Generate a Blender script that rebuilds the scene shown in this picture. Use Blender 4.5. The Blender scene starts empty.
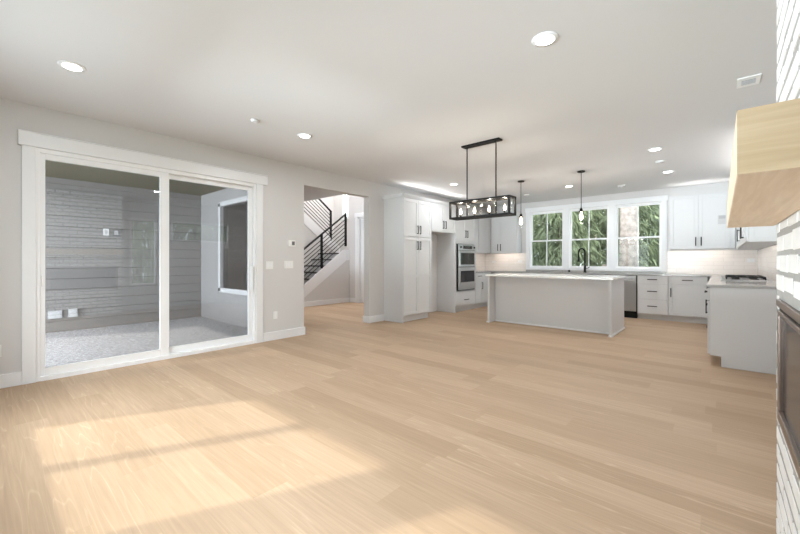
import bpy, bmesh, math, random
from mathutils import Vector, Matrix
random.seed(7)
S = bpy.context.scene
COL = S.collection
R = math.radians

# ------------------------------------------------------------------ camera
cam = bpy.data.cameras.new('camera'); camo = bpy.data.objects.new('camera', cam); COL.objects.link(camo)
camo.location = (0, 0, 1.22); camo.rotation_euler = (R(90), 0, R(41.16))
cam.sensor_width = 36; cam.lens = 367.2 * 36 / 800; cam.shift_y = -6.2 / 800; cam.clip_start = .03; cam.clip_end = 200
S.camera = camo

# ------------------------------------------------------------------ world, sun, exposure
W = bpy.data.worlds.new('sky'); S.world = W; W.use_nodes = True
wt = W.node_tree; wt.nodes.clear()
wo = wt.nodes.new('ShaderNodeOutputWorld'); wb = wt.nodes.new('ShaderNodeBackground')
wb.inputs['Color'].default_value = (.86, .94, 1.0, 1); wb.inputs['Strength'].default_value = 3.2
wt.links.new(wb.outputs[0], wo.inputs[0])
sun = bpy.data.lights.new('sun', 'SUN'); sun.energy = 1.6; sun.angle = R(1.6); sun.color = (1, .93, .82)
suno = bpy.data.objects.new('sun', sun); COL.objects.link(suno)
suno.location = (-6, -8, 9)
suno.rotation_euler = Vector((.48, 1, -1.043)).to_track_quat('-Z', 'Y').to_euler()
S.view_settings.view_transform = 'Standard'; S.view_settings.look = 'None'
S.view_settings.gamma = 1; S.view_settings.use_curve_mapping = False; S.view_settings.exposure = 0.72
S.cycles.max_bounces = 14; S.cycles.diffuse_bounces = 8; S.cycles.transparent_max_bounces = 24
S.cycles.caustics_reflective = False; S.cycles.caustics_refractive = False

def area_light(name, loc, d, sx, sy, power, color=(1, 1, 1), parent=None, shape='RECTANGLE', spread=180):
    l = bpy.data.lights.new(name, 'AREA'); l.energy = power; l.color = color; l.shape = shape; l.size = sx; l.size_y = sy; l.spread = R(spread)
    o = bpy.data.objects.new(name, l); COL.objects.link(o)
    o.location = loc; z_ = -Vector(d).normalized(); x_ = Vector((1, 0, 0)) if abs(z_.z) > .999 else Vector((0, 0, 1)).cross(z_).normalized()
    y_ = z_.cross(x_); o.rotation_euler = Matrix((x_, y_, z_)).transposed().to_euler()      # size x runs level, size y the other way
    if parent: o.parent = parent; o.location = Vector(loc) - Vector(parent.location)
    return o
# added fill lights outside the rear windows, lifting the ceiling and near floor
area_light('daylight_fill', (-4.6, -9.5, -.1), (.2, 1, .18), 7.0, 1.6, 2300, (.86, .94, 1.0))
area_light('daylight_fill', (-1.8, -3.6, 4.6), (0, 1, -.9), 6, 2.5, 600, (.92, .96, 1.0))
# portals that guide the sky light through the window openings
for loc, d, sx, sy in (((-3.30, -.46, 1.50), (0, 1, 0), 1.73, 1.59), ((-1.32, -.46, 1.50), (0, 1, 0), 1.40, 1.59), ((-2.42, 9.73, 1.77), (0, -1, 0), 2.9, 1.48),
                       ((.54, 2.72, 1.44), (-1, 0, 0), .6, 1.68), ((.54, 4.14, 2.02), (-1, 0, 0), 1.56, .56), ((-5.35, 1.5, 1.2), (1, 0, 0), 2.2, 2.3)):
    po = area_light('window_portal', loc, d, sx, sy, 1); po.data.cycles.is_portal = True

# ------------------------------------------------------------------ materials
def mat(name, color, rough=.5, metal=0, spec=.5, bump=0, bscale=200, var=0, vscale=3, emit=None, coat=0):
    m = bpy.data.materials.new(name); m.use_nodes = True; nt = m.node_tree; b = nt.nodes['Principled BSDF']
    b.inputs['Base Color'].default_value = (*color, 1); b.inputs['Roughness'].default_value = rough
    b.inputs['Metallic'].default_value = metal; b.inputs['Specular IOR Level'].default_value = spec
    if coat: b.inputs['Coat Weight'].default_value = coat
    tc = nt.nodes.new('ShaderNodeTexCoord')
    if var:
        n = nt.nodes.new('ShaderNodeTexNoise'); n.inputs['Scale'].default_value = vscale; n.inputs['Detail'].default_value = 5
        r = nt.nodes.new('ShaderNodeMix'); r.data_type = 'RGBA'
        r.inputs[6].default_value = (*[c * (1 - var) for c in color], 1); r.inputs[7].default_value = (*[min(1, c * (1 + var)) for c in color], 1)
        nt.links.new(tc.outputs['Object'], n.inputs['Vector']); nt.links.new(n.outputs['Fac'], r.inputs[0]); nt.links.new(r.outputs[2], b.inputs['Base Color'])
    if bump:
        n = nt.nodes.new('ShaderNodeTexNoise'); n.inputs['Scale'].default_value = bscale; n.inputs['Detail'].default_value = 3
        k = nt.nodes.new('ShaderNodeBump'); k.inputs['Strength'].default_value = bump; k.inputs['Distance'].default_value = .002
        nt.links.new(tc.outputs['Object'], n.inputs['Vector']); nt.links.new(n.outputs['Fac'], k.inputs['Height']); nt.links.new(k.outputs[0], b.inputs['Normal'])
    if emit:
        b.inputs['Emission Color'].default_value = (*emit[0], 1); b.inputs['Emission Strength'].default_value = emit[1]
    return m

def N(nt, kind, **kw):
    n = nt.nodes.new(kind)
    for k, v in kw.items(): setattr(n, k, v)
    return n
def mth(nt, op, a, b=None, c=None):
    n = nt.nodes.new('ShaderNodeMath'); n.operation = op
    for i, v in enumerate((a, b, c)):
        if v is None: continue
        if isinstance(v, (int, float)): n.inputs[i].default_value = v
        else: nt.links.new(v, n.inputs[i])
    return n.outputs[0]

def floor_material():
    m = bpy.data.materials.new('oak_planks'); m.use_nodes = True; nt = m.node_tree; b = nt.nodes['Principled BSDF']; lk = nt.links.new
    tc = N(nt, 'ShaderNodeTexCoord'); sp = N(nt, 'ShaderNodeSeparateXYZ'); lk(tc.outputs['Object'], sp.inputs[0])
    X, Y = sp.outputs[0], sp.outputs[1]
    yr = mth(nt, 'DIVIDE', mth(nt, 'SUBTRACT', Y, .152), .193); row = mth(nt, 'FLOOR', yr)
    wn = N(nt, 'ShaderNodeTexWhiteNoise', noise_dimensions='1D'); lk(row, wn.inputs['W'])
    xr = mth(nt, 'ADD', mth(nt, 'DIVIDE', X, 1.75), mth(nt, 'MULTIPLY', wn.outputs['Value'], 7.3)); colm = mth(nt, 'FLOOR', xr)
    cv = N(nt, 'ShaderNodeCombineXYZ'); lk(row, cv.inputs[0]); lk(colm, cv.inputs[1])
    w2 = N(nt, 'ShaderNodeTexWhiteNoise', noise_dimensions='2D'); lk(cv.outputs[0], w2.inputs['Vector'])
    sc2 = N(nt, 'ShaderNodeSeparateColor'); lk(w2.outputs['Color'], sc2.inputs[0])
    # plank joints
    fy = mth(nt, 'FRACT', yr); fx = mth(nt, 'FRACT', xr)
    ey = mth(nt, 'MINIMUM', fy, mth(nt, 'SUBTRACT', 1, fy)); ex = mth(nt, 'MINIMUM', fx, mth(nt, 'SUBTRACT', 1, fx))
    jy = mth(nt, 'LESS_THAN', ey, .008); jx = mth(nt, 'LESS_THAN', ex, .0012); joint = mth(nt, 'MAXIMUM', jy, jx)
    # grain coordinates, shifted per plank
    gx = mth(nt, 'ADD', X, mth(nt, 'MULTIPLY', sc2.outputs[0], 37)); gy = mth(nt, 'ADD', Y, mth(nt, 'MULTIPLY', sc2.outputs[1], 23))
    g1 = N(nt, 'ShaderNodeCombineXYZ'); lk(mth(nt, 'MULTIPLY', gx, 2.2), g1.inputs[0]); lk(mth(nt, 'MULTIPLY', gy, 60), g1.inputs[1])
    n1 = N(nt, 'ShaderNodeTexNoise'); n1.inputs['Scale'].default_value = 1.0; n1.inputs['Detail'].default_value = 6; n1.inputs['Distortion'].default_value = .6; lk(g1.outputs[0], n1.inputs['Vector'])
    g2 = N(nt, 'ShaderNodeCombineXYZ'); lk(mth(nt, 'MULTIPLY', gx, .38), g2.inputs[0]); lk(mth(nt, 'MULTIPLY', gy, 5.5), g2.inputs[1])
    n2 = N(nt, 'ShaderNodeTexNoise'); n2.inputs['Scale'].default_value = 1.0; n2.inputs['Detail'].default_value = 2; lk(g2.outputs[0], n2.inputs['Vector'])
    rings = mth(nt, 'ABSOLUTE', mth(nt, 'SUBTRACT', mth(nt, 'FRACT', mth(nt, 'MULTIPLY', n2.outputs['Fac'], 13)), .5))   # cathedral bands 0..0.5
    cer = mth(nt, 'MULTIPLY', mth(nt, 'SMOOTH_MIN', mth(nt, 'MULTIPLY', mth(nt, 'SUBTRACT', .09, rings), 9), .8, .1), sc2.outputs[2])
    cer = mth(nt, 'MULTIPLY', mth(nt, 'MAXIMUM', cer, 0), n1.outputs['Fac'])
    # knots
    v = N(nt, 'ShaderNodeTexVoronoi'); v.inputs['Scale'].default_value = 1.1; lk(tc.outputs['Object'], v.inputs['Vector'])
    knot = mth(nt, 'LESS_THAN', v.outputs['Distance'], .018)
    # tone per plank
    tone = N(nt, 'ShaderNodeMix', data_type='RGBA'); lk(w2.outputs['Value'], tone.inputs[0])
    tone.inputs[6].default_value = (.405, .285, .190, 1); tone.inputs[7].default_value = (.485, .35, .243, 1)
    gmix = N(nt, 'ShaderNodeMix', data_type='RGBA', blend_type='MULTIPLY'); gmix.inputs[0].default_value = 1; lk(tone.outputs[2], gmix.inputs[6])
    gr = N(nt, 'ShaderNodeMapRange'); lk(n1.outputs['Fac'], gr.inputs[0]); gr.inputs[1].default_value = .3; gr.inputs[2].default_value = .7; gr.inputs[3].default_value = .90; gr.inputs[4].default_value = 1.06
    cg = N(nt, 'ShaderNodeCombineColor'); [lk(gr.outputs[0], cg.inputs[i]) for i in range(3)]; lk(cg.outputs[0], gmix.inputs[7])
    m2 = N(nt, 'ShaderNodeMix', data_type='RGBA'); lk(mth(nt, 'MULTIPLY', cer, .65), m2.inputs[0]); lk(gmix.outputs[2], m2.inputs[6]); m2.inputs[7].default_value = (.70, .55, .40, 1)
    m3 = N(nt, 'ShaderNodeMix', data_type='RGBA'); lk(mth(nt, 'MULTIPLY', joint, .35), m3.inputs[0]); lk(m2.outputs[2], m3.inputs[6]); m3.inputs[7].default_value = (.40, .28, .17, 1)
    m4 = N(nt, 'ShaderNodeMix', data_type='RGBA'); lk(mth(nt, 'MULTIPLY', knot, .7), m4.inputs[0]); lk(m3.outputs[2], m4.inputs[6]); m4.inputs[7].default_value = (.25, .15, .08, 1)
    lk(m4.outputs[2], b.inputs['Base Color'])
    b.inputs['Roughness'].default_value = .55; b.inputs['Specular IOR Level'].default_value = .2
    bp = N(nt, 'ShaderNodeBump'); bp.inputs['Strength'].default_value = .12; bp.inputs['Distance'].default_value = .002; lk(n1.outputs['Fac'], bp.inputs['Height']); lk(bp.outputs[0], b.inputs['Normal'])
    return m

def wood_material(name, ca, cb, axis=1, sc=(60, 3)):
    m = bpy.data.materials.new(name); m.use_nodes = True; nt = m.node_tree; b = nt.nodes['Principled BSDF']; lk = nt.links.new
    tc = N(nt, 'ShaderNodeTexCoord'); mp = N(nt, 'ShaderNodeMapping'); lk(tc.outputs['Object'], mp.inputs[0])
    s = [sc[0]] * 3; s[axis] = sc[1]; mp.inputs['Scale'].default_value = s
    n = N(nt, 'ShaderNodeTexNoise'); n.inputs['Scale'].default_value = 1; n.inputs['Detail'].default_value = 6; n.inputs['Distortion'].default_value = .8; lk(mp.outputs[0], n.inputs[0])
    r = N(nt, 'ShaderNodeMix', data_type='RGBA'); r.inputs[6].default_value = (*ca, 1); r.inputs[7].default_value = (*cb, 1)
    g = N(nt, 'ShaderNodeMapRange'); g.inputs[1].default_value = .3; g.inputs[2].default_value = .7; lk(n.outputs['Fac'], g.inputs[0]); lk(g.outputs[0], r.inputs[0]); lk(r.outputs[2], b.inputs['Base Color'])
    b.inputs['Roughness'].default_value = .6; b.inputs['Specular IOR Level'].default_value = .25
    bp = N(nt, 'ShaderNodeBump'); bp.inputs['Strength'].default_value = .2; bp.inputs['Distance'].default_value = .002; lk(n.outputs['Fac'], bp.inputs['Height']); lk(bp.outputs[0], b.inputs['Normal'])
    return m

def glass_material(name, tint=(1, 1, 1), base=.04, rough=0):
    m = bpy.data.materials.new(name); m.use_nodes = True; nt = m.node_tree; nt.nodes.clear(); lk = nt.links.new
    o = N(nt, 'ShaderNodeOutputMaterial'); t = N(nt, 'ShaderNodeBsdfTransparent'); g = N(nt, 'ShaderNodeBsdfGlossy'); x = N(nt, 'ShaderNodeMixShader')
    t.inputs[0].default_value = (*tint, 1); g.inputs['Roughness'].default_value = rough
    lw = N(nt, 'ShaderNodeLayerWeight'); lw.inputs[0].default_value = .5
    f = mth(nt, 'ADD', mth(nt, 'MULTIPLY', mth(nt, 'POWER', lw.outputs['Facing'], 5), 1 - base), base)
    lk(f, x.inputs[0]); lk(t.outputs[0], x.inputs[1]); lk(g.outputs[0], x.inputs[2]); lk(x.outputs[0], o.inputs[0])
    return m

def tile_material():
    m = bpy.data.materials.new('backsplash_tile'); m.use_nodes = True; nt = m.node_tree; b = nt.nodes['Principled BSDF']; lk = nt.links.new
    tc = N(nt, 'ShaderNodeTexCoord'); sp = N(nt, 'ShaderNodeSeparateXYZ'); lk(tc.outputs['Object'], sp.inputs[0])
    cb = N(nt, 'ShaderNodeCombineXYZ'); lk(mth(nt, 'ADD', sp.outputs[0], sp.outputs[1]), cb.inputs[0]); lk(sp.outputs[2], cb.inputs[1])
    br = N(nt, 'ShaderNodeTexBrick'); br.offset = .5; lk(cb.outputs[0], br.inputs['Vector']); br.inputs['Scale'].default_value = 1
    br.inputs['Brick Width'].default_value = .30; br.inputs['Row Height'].default_value = .075; br.inputs['Mortar Size'].default_value = .0022
    br.inputs['Color1'].default_value = (.78, .735, .70, 1); br.inputs['Color2'].default_value = (.84, .795, .76, 1); br.inputs['Mortar'].default_value = (.66, .62, .58, 1)
    lk(br.outputs['Color'], b.inputs['Base Color']); b.inputs['Roughness'].default_value = .18
    bp = N(nt, 'ShaderNodeBump'); bp.inputs['Strength'].default_value = .3; bp.inputs['Distance'].default_value = .002; bp.invert = True; lk(br.outputs['Fac'], bp.inputs['Height']); lk(bp.outputs[0], b.inputs['Normal'])
    return m

def speckle_material(name, ca, cb, scale, rough, lo=.45, hi=.62):
    m = bpy.data.materials.new(name); m.use_nodes = True; nt = m.node_tree; b = nt.nodes['Principled BSDF']; lk = nt.links.new
    tc = N(nt, 'ShaderNodeTexCoord'); n = N(nt, 'ShaderNodeTexNoise'); n.inputs['Scale'].default_value = scale; n.inputs['Detail'].default_value = 4; lk(tc.outputs['Object'], n.inputs[0])
    g = N(nt, 'ShaderNodeMapRange'); g.inputs[1].default_value = lo; g.inputs[2].default_value = hi; lk(n.outputs['Fac'], g.inputs[0])
    r = N(nt, 'ShaderNodeMix', data_type='RGBA'); r.inputs[6].default_value = (*ca, 1); r.inputs[7].default_value = (*cb, 1); lk(g.outputs[0], r.inputs[0]); lk(r.outputs[2], b.inputs['Base Color'])
    b.inputs['Roughness'].default_value = rough
    return m

M = dict(
    floor=floor_material(),
    wall=mat('wall_paint', (.645, .636, .634), .85, spec=.2, bump=.06, bscale=350),
    ceil=mat('ceiling_paint', (.68, .68, .688), .9, spec=.15, bump=.05, bscale=300),
    trim=mat('white_trim', (.79, .797, .815), .38, bump=.01, bscale=40),
    cab=mat('cabinet_white', (.63, .635, .645), .42, bump=.012, bscale=60),
    vinyl=mat('white_vinyl', (.84, .845, .86), .3, bump=.01, bscale=60),
    black=mat('black_metal', (.010, .010, .010), .5, spec=.2, bump=.02, bscale=300),
    bronze=mat('dark_bronze', (.010, .009, .008), .55, spec=.15, bump=.02, bscale=200),
    firemetal=mat('fireplace_bronze', (.24, .19, .165), .38, metal=.75, bump=.03, bscale=250),
    steel=mat('stainless_steel', (.62, .62, .63), .28, metal=1, var=.05, vscale=20),
    darkglass=mat('oven_glass', (.012, .012, .014), .06, spec=.6, var=.2),
    fireglass=mat('fireplace_glass', (.035, .035, .037), .15, spec=.08, var=.25, vscale=2),
    grayquartz=speckle_material('gray_quartz', (.40, .395, .385), (.33, .325, .32), 70, .12, .5, .66),
    quartz=speckle_material('white_quartz', (.84, .835, .82), (.62, .60, .58), 55, .16, .52, .68),
    brick=mat('white_brick', (.77, .77, .77), .75, bump=.5, bscale=60, var=.10, vscale=9),
    mortar=mat('gray_mortar', (.36, .355, .345), .95, bump=.6, bscale=120, var=.15, vscale=30),
    oak=wood_material('mantel_oak', (.70, .56, .41), (.82, .69, .54), 1, (55, 3)),
    oakend=wood_material('mantel_oak_end', (.41, .305, .185), (.53, .41, .27), 0, (55, 3)),
    tile=tile_material(),
    siding=mat('painted_siding', (.235, .222, .213), .7, var=.05, vscale=8, bump=.05, bscale=90),
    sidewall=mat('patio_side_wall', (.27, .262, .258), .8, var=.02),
    soffit=wood_material('stained_soffit', (.085, .075, .04), (.12, .105, .06), 1, (25, 1.5)),
    patio=speckle_material('pebble_concrete', (.40, .40, .42), (.60, .60, .62), 26, .85, .42, .58),
    glass=glass_material('window_glass', (.97, .99, .98), .02),
    slider_glass=glass_material('sliding_door_glass', (.735, .74, .745), .08),
    clear=glass_material('lamp_glass', (.995, .995, .995), .012),
    bulb=mat('lit_bulb', (1, .9, .8), .3, emit=((1, .86, .68), 7)),
    lens=mat('lit_lens', (1, 1, 1), .3, emit=((1, .97, .93), 6)),
    plastic=mat('white_plastic', (.82, .82, .81), .35, bump=.01),
    covergray=mat('gray_plastic', (.52, .52, .52), .5, var=.04),  # plain white toned down to an even grey
    graydisplay=mat('gray_display', (.16, .16, .165), .3, var=.1),
    carpet=mat('stair_carpet', (.115, .10, .10), .95, bump=.6, bscale=500, var=.25, vscale=60),
    paper=mat('gray_sticker', (.52, .52, .53), .6, var=.05, vscale=30),
    paperdark=mat('sticker_print', (.40, .40, .41), .6, var=.05),
    bark=mat('pine_bark', (.38, .32, .30), .95, bump=1, bscale=18, var=.75, vscale=9),
    darkbark=mat('dark_bark', (.10, .08, .06), .95, bump=1, bscale=18, var=.4, vscale=14),
    leaf1=mat('cedar_green', (.19, .225, .125), .7, var=.55, vscale=2.2),
    leaf2=mat('fir_green', (.13, .175, .145), .7, var=.55, vscale=2.5),
    leaf3=mat('pale_green', (.34, .37, .26), .7, var=.4, vscale=2.5),
    lawn=mat('lawn_green', (.12, .17, .06), .95, var=.4, vscale=2, bump=.6, bscale=60),
    fence=mat('fence_wood', (.36, .31, .27), .85, var=.25, vscale=6),
)

# ------------------------------------------------------------------ mesh helpers
class MB:
    def __init__(s): s.v = []; s.f = []; s.sm = []
    def box(s, x0, x1, y0, y1, z0, z1):
        x0, x1 = sorted((x0, x1)); y0, y1 = sorted((y0, y1)); z0, z1 = sorted((z0, z1)); n = len(s.v)
        s.v += [(x, y, z) for z in (z0, z1) for y in (y0, y1) for x in (x0, x1)]
        for q in ((0, 2, 3, 1), (4, 5, 7, 6), (0, 1, 5, 4), (2, 6, 7, 3), (0, 4, 6, 2), (1, 3, 7, 5)): s.f.append(tuple(n + i for i in q)); s.sm.append(False)
        return s
    def prism(s, poly, axis, a, b):
        """poly: 2D points in the other two axes (in x,y,z order); extruded along axis a..b"""
        n = len(s.v); k = len(poly)
        for t in (a, b):
            for p in poly:
                q = list(p); q.insert(axis, t); s.v.append(tuple(q))
        s.f.append(tuple(n + i for i in range(k))); s.f.append(tuple(n + k + i for i in reversed(range(k)))); s.sm += [False, False]
        for i in range(k):
            j = (i + 1) % k; s.f.append((n + i, n + k + i, n + k + j, n + j)); s.sm.append(False)
        return s
    def tube(s, pts, r, seg=12, caps=True):
        pts = [Vector(p) for p in pts]; rs = r if isinstance(r, (list, tuple)) else [r] * len(pts); n0 = len(s.v)
        up = None
        for i, p in enumerate(pts):
            d = (pts[min(i + 1, len(pts) - 1)] - pts[max(i - 1, 0)]).normalized()
            if up is None: up = Vector((0, 0, 1)) if abs(d.z) < .9 else Vector((1, 0, 0))
            a = d.cross(up).normalized(); b = a.cross(d).normalized(); up = b
            for k in range(seg):
                t = 2 * math.pi * k / seg; s.v.append(tuple(p + (a * math.cos(t) + b * math.sin(t)) * rs[i]))
        for i in range(len(pts) - 1):
            for k in range(seg):
                j = (k + 1) % seg; s.f.append((n0 + i * seg + k, n0 + i * seg + j, n0 + (i + 1) * seg + j, n0 + (i + 1) * seg + k)); s.sm.append(True)
        if caps:
            s.f.append(tuple(n0 + k for k in reversed(range(seg)))); s.f.append(tuple(n0 + (len(pts) - 1) * seg + k for k in range(seg))); s.sm += [False, False]
        return s
    def lathe(s, c, prof, seg=20, caps=True):
        """prof: (radius, z) up the axis through c"""
        return s.tube([(c[0], c[1], c[2] + z) for _, z in prof], [max(r, 1e-4) for r, _ in prof], seg, caps)
    def quad(s, a, b, c, d): n = len(s.v); s.v += [tuple(a), tuple(b), tuple(c), tuple(d)]; s.f.append((n, n + 1, n + 2, n + 3)); s.sm.append(False)
    def build(s, name, m, parent=None, bevel=0, origin=None, cat=None, label=None, group=None, kind=None):
        if parent is not None: o0 = wl(parent)
        elif origin is not None: o0 = Vector(origin)
        else:
            xs, ys, zs = zip(*s.v); o0 = Vector(((min(xs) + max(xs)) / 2, (min(ys) + max(ys)) / 2, min(zs)))
        me = bpy.data.meshes.new(name); me.from_pydata([tuple(Vector(v) - o0) for v in s.v], [], s.f)
        bm = bmesh.new(); bm.from_mesh(me); bmesh.ops.recalc_face_normals(bm, faces=bm.faces) if m not in LEAVES else None; bm.to_mesh(me); bm.free()
        me.polygons.foreach_set('use_smooth', s.sm); me.materials.append(m)
        o = bpy.data.objects.new(name, me); COL.objects.link(o)
        if parent is not None: o.parent = parent
        else: o.location = o0
        if bevel:
            b = o.modifiers.new('bevel', 'BEVEL'); b.width = bevel; b.segments = 2; b.limit_method = 'ANGLE'; b.angle_limit = R(40)
        props(o, label, cat, group, kind)
        return o
LEAVES = (M['leaf1'], M['leaf2'], M['leaf3'])
def wl(o):
    v = Vector(o.location)
    while o.parent is not None: o = o.parent; v = v + Vector(o.location)
    return v
def props(o, label=None, cat=None, group=None, kind=None):
    for k, v in (('label', label), ('category', cat), ('group', group), ('kind', kind)):
        if v: o[k] = v
def thing(name, loc, label, cat, group=None, kind=None):
    o = bpy.data.objects.new(name, None); COL.objects.link(o); o.location = loc; o.empty_display_size = .1
    props(o, label, cat, group, kind); return o
def copy_tree(o, parent=None):
    c = o.copy(); COL.objects.link(c); c.parent = parent
    for ch in list(o.children): copy_tree(ch, c)
    return c
def struct(mb, name, m, label, cat, bevel=0):
    return mb.build(name, m, None, bevel, (0, 0, 0), cat, label, None, 'structure')

# ------------------------------------------------------------------ dimensions
XL, XR, YB, YF, C = -5.19, .53, 9.72, -.45, 2.78      # left wall, right wall, kitchen wall, wall behind, ceiling
TW = .15

# ------------------------------------------------------------------ room shell
struct(MB().box(XL, XR + TW, YF - TW, YB + TW, -.12, 0).box(-10.6, XL, 3.42, 8.5, -.12, 0), 'floor', M['floor'], 'light oak plank floor running through the room, kitchen and hall', 'floor')
struct(MB().box(XL - TW, XR + TW, YF - TW, YB + TW, C, C + .15), 'ceiling', M['ceil'], 'flat off-white ceiling over the living room and kitchen', 'ceiling')
struct(MB().box(-10.6, XL - TW, 3.42, 5.62, C, C + .30), 'ceiling_hall', M['ceil'], 'lower hall ceiling seen through the opening in the left wall', 'ceiling')
# left wall: sliding door hole, then the hall opening, then the stretch behind the tall cabinets
DY0, DY1, DZ = .37, 2.69, 2.36
OY0, OY1, OZ = 3.525, 5.02, 2.475
w = MB().box(XL - TW, XL, YF - TW, DY0, 0, C).box(XL - TW, XL, DY1, OY0, 0, C).box(XL - TW, XL, DY0, DY1, DZ, C)
w.box(XL - TW, XL, OY0, OY1, OZ, C).box(XL - TW, XL, OY1, YB + TW, 0, C)
struct(w, 'wall_left', M['wall'], 'long greige wall with the sliding door and the hall opening', 'wall')
# kitchen wall with three windows
WX = [(-3.875, -3.005), (-2.875, -1.985), (-1.855, -.965)]; WZ0, WZ1 = 1.035, 2.51
w = MB().box(XL - TW, XR + TW, YB, YB + TW, 0, WZ0).box(XL - TW, XR + TW, YB, YB + TW, WZ1, C)
xs = [XL - TW] + [v for p in WX for v in p] + [XR + TW]
for i in range(0, 8, 2): w.box(xs[i], xs[i + 1], YB, YB + TW, WZ0, WZ1)
struct(w, 'wall_back', M['wall'], 'far kitchen wall holding the three windows', 'wall')
# right wall with a tall and a high window beyond the chimney
RW = [(2.42, 3.02, .60, 2.28), (3.36, 4.92, 1.74, 2.30)]
w = MB().box(XR, XR + TW, YF - TW, 2.42, 0, C).box(XR, XR + TW, 2.42, 3.02, 0, .60).box(XR, XR + TW, 2.42, 3.02, 2.28, C).box(XR, XR + TW, 3.02, 3.36, 0, C)
w.box(XR, XR + TW, 3.36, 4.92, 0, 1.74).box(XR, XR + TW, 3.36, 4.92, 2.30, C).box(XR, XR + TW, 4.92, YB + TW, 0, C)
struct(w, 'wall_right', M['wall'], 'right-hand wall behind the white brick chimney', 'wall')
# wall behind the camera, with the windows the sun comes through
FW = [(-4.17, -2.44), (-2.02, -.62)]; FZ0, FZ1 = .70, 2.29
w = MB().box(XL - TW, XR + TW, YF - TW, YF, 0, FZ0).box(XL - TW, XR + TW, YF - TW, YF, FZ1, C)
xs = [XL - TW] + [v for p in FW for v in p] + [XR + TW]
for i in range(0, 6, 2): w.box(xs[i], xs[i + 1], YF - TW, YF, FZ0, FZ1)
struct(w, 'wall_front', M['wall'], 'wall behind the viewer with two sunny windows', 'wall')
# baseboards
def base(mb, *a): return mb.box(*a)
bh, bt = .13, .016
struct(MB().box(XL, XL + bt, YF, .27, 0, bh).box(XL, XL + bt, 2.80, OY0 + bt, 0, bh).box(XL - TW, XL, OY0, OY0 + bt, 0, bh)
       .box(XL - TW - bt, XL - TW, 3.42, OY0 + bt, 0, bh).box(XL - TW - bt, XL + bt, OY1 - bt, OY1, 0, bh).box(XL, XL + bt, OY1, 5.433, 0, bh), 'baseboard_left', M['trim'], 'white baseboard along the left wall', 'baseboard', .003)

# ------------------------------------------------------------------ hall and staircase beyond the opening
HX, HY = -8.30, 7.22
struct(MB().box(-10.6, -8.2 + 0, 3.27, 3.42, -.3, C + .3).box(-6.1, XL - TW, 3.27, 3.42, -.3, C + .3).box(-8.2, -7.78, 3.27, 3.42, -.3, C + .3).box(-7.78, -6.1, 3.27, 3.42, -.3, .62).box(-7.78, -6.1, 3.27, 3.42, 2.38, C + .3), 'wall_patio', M['sidewall'], 'pale side wall of the patio with a white framed window', 'wall')
struct(MB().box(HX, XL - TW, HY, HY + .12, 2.48, 5.6).box(HX, -7.93, HY, HY + .12, 0, 2.48).box(-7.0, XL - TW, HY, HY + .12, 0, 2.48), 'wall_hall', M['wall'], 'hall wall with the white door beside the stairs', 'wall')
struct(MB().box(-10.6, -10.45, 3.42, 8.5, 0, 5.6).box(-10.45, -9.93, 8.35, 8.5, 0, 5.6).box(-9.66, HX, 8.35, 8.5, 0, 5.6).box(-9.93, -9.66, 8.35, 8.5, 0, 2.72).box(-9.93, -9.66, 8.35, 8.5, 4.6, 5.6)
       .box(HX, HX + .12, HY + .12, 8.5, 0, 5.6), 'wall_stairwell', M['wall'], 'tall stairwell walls around the switchback stairs', 'wall')
struct(MB().box(-10.6, XL - TW, 5.5, 8.5, 5.6, 5.7), 'ceiling_stairwell', M['ceil'], 'high ceiling over the stairwell', 'ceiling')
struct(MB().box(-10.6, XL - TW, 5.50, 5.62, C + .3, 5.6).box(XL - TW - .02, XL - TW, 5.62, HY, C, 5.6), 'wall_upper', M['wall'], 'upper storey wall above the hall ceiling', 'wall')
# wall under the lower flight (follows the slope)
SL = .74; SY0 = 5.12; LZ = 1.45; SYT = SY0 + LZ / SL
struct(MB().box(HX, HX + bt, SY0 + .3, HY, 0, bh).box(HX, -8.02, HY - bt, HY, 0, bh), 'baseboard_hall', M['trim'], 'white baseboard under the stairs', 'baseboard', .003)
st = thing('staircase', (-8.85, 5.2, 0), 'switchback staircase with dark carpeted treads and white stringers', 'staircase')
MB().prism([(SY0 + .10, .001), (HY - .002, .001), (HY - .002, LZ - .19), (SYT, LZ - .19)], 0, HX - .10, HX - .002).build('side_wall', M['wall'], st)
nst = 8; rise = LZ / nst; run = (SYT - SY0) / nst
for i in range(nst):
    y0 = SY0 + i * run; z = (i + 1) * rise
    MB().box(-9.30, HX - .045, y0, y0 + .02, z - rise, z - .03).build('riser', M['trim'], st)
    MB().box(-9.30, HX - .045, y0 - .025, y0 + run + (.02 if i < nst - 1 else 0), z - .035, z).build('tread', M['carpet'], st, .008)
MB().box(-10.44, HX - .052, SYT + .005, 8.34, LZ - .2, LZ).build('landing', M['carpet'], st, .005)
MB().box(HX - .05, HX + .012, SYT + .03, HY - .002, LZ - .21, LZ + .10).build('fascia', M['trim'], st, .003)
MB().prism([(SY0 - .12, 0), (SY0 + .16, 0), (SYT + .02, LZ - .21), (SYT + .02, LZ + .10), (SYT - .10, LZ + .08), (SY0 - .12, .12)], 0, HX - .045, HX + .012).build('stringer', M['trim'], st, .003)
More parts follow.
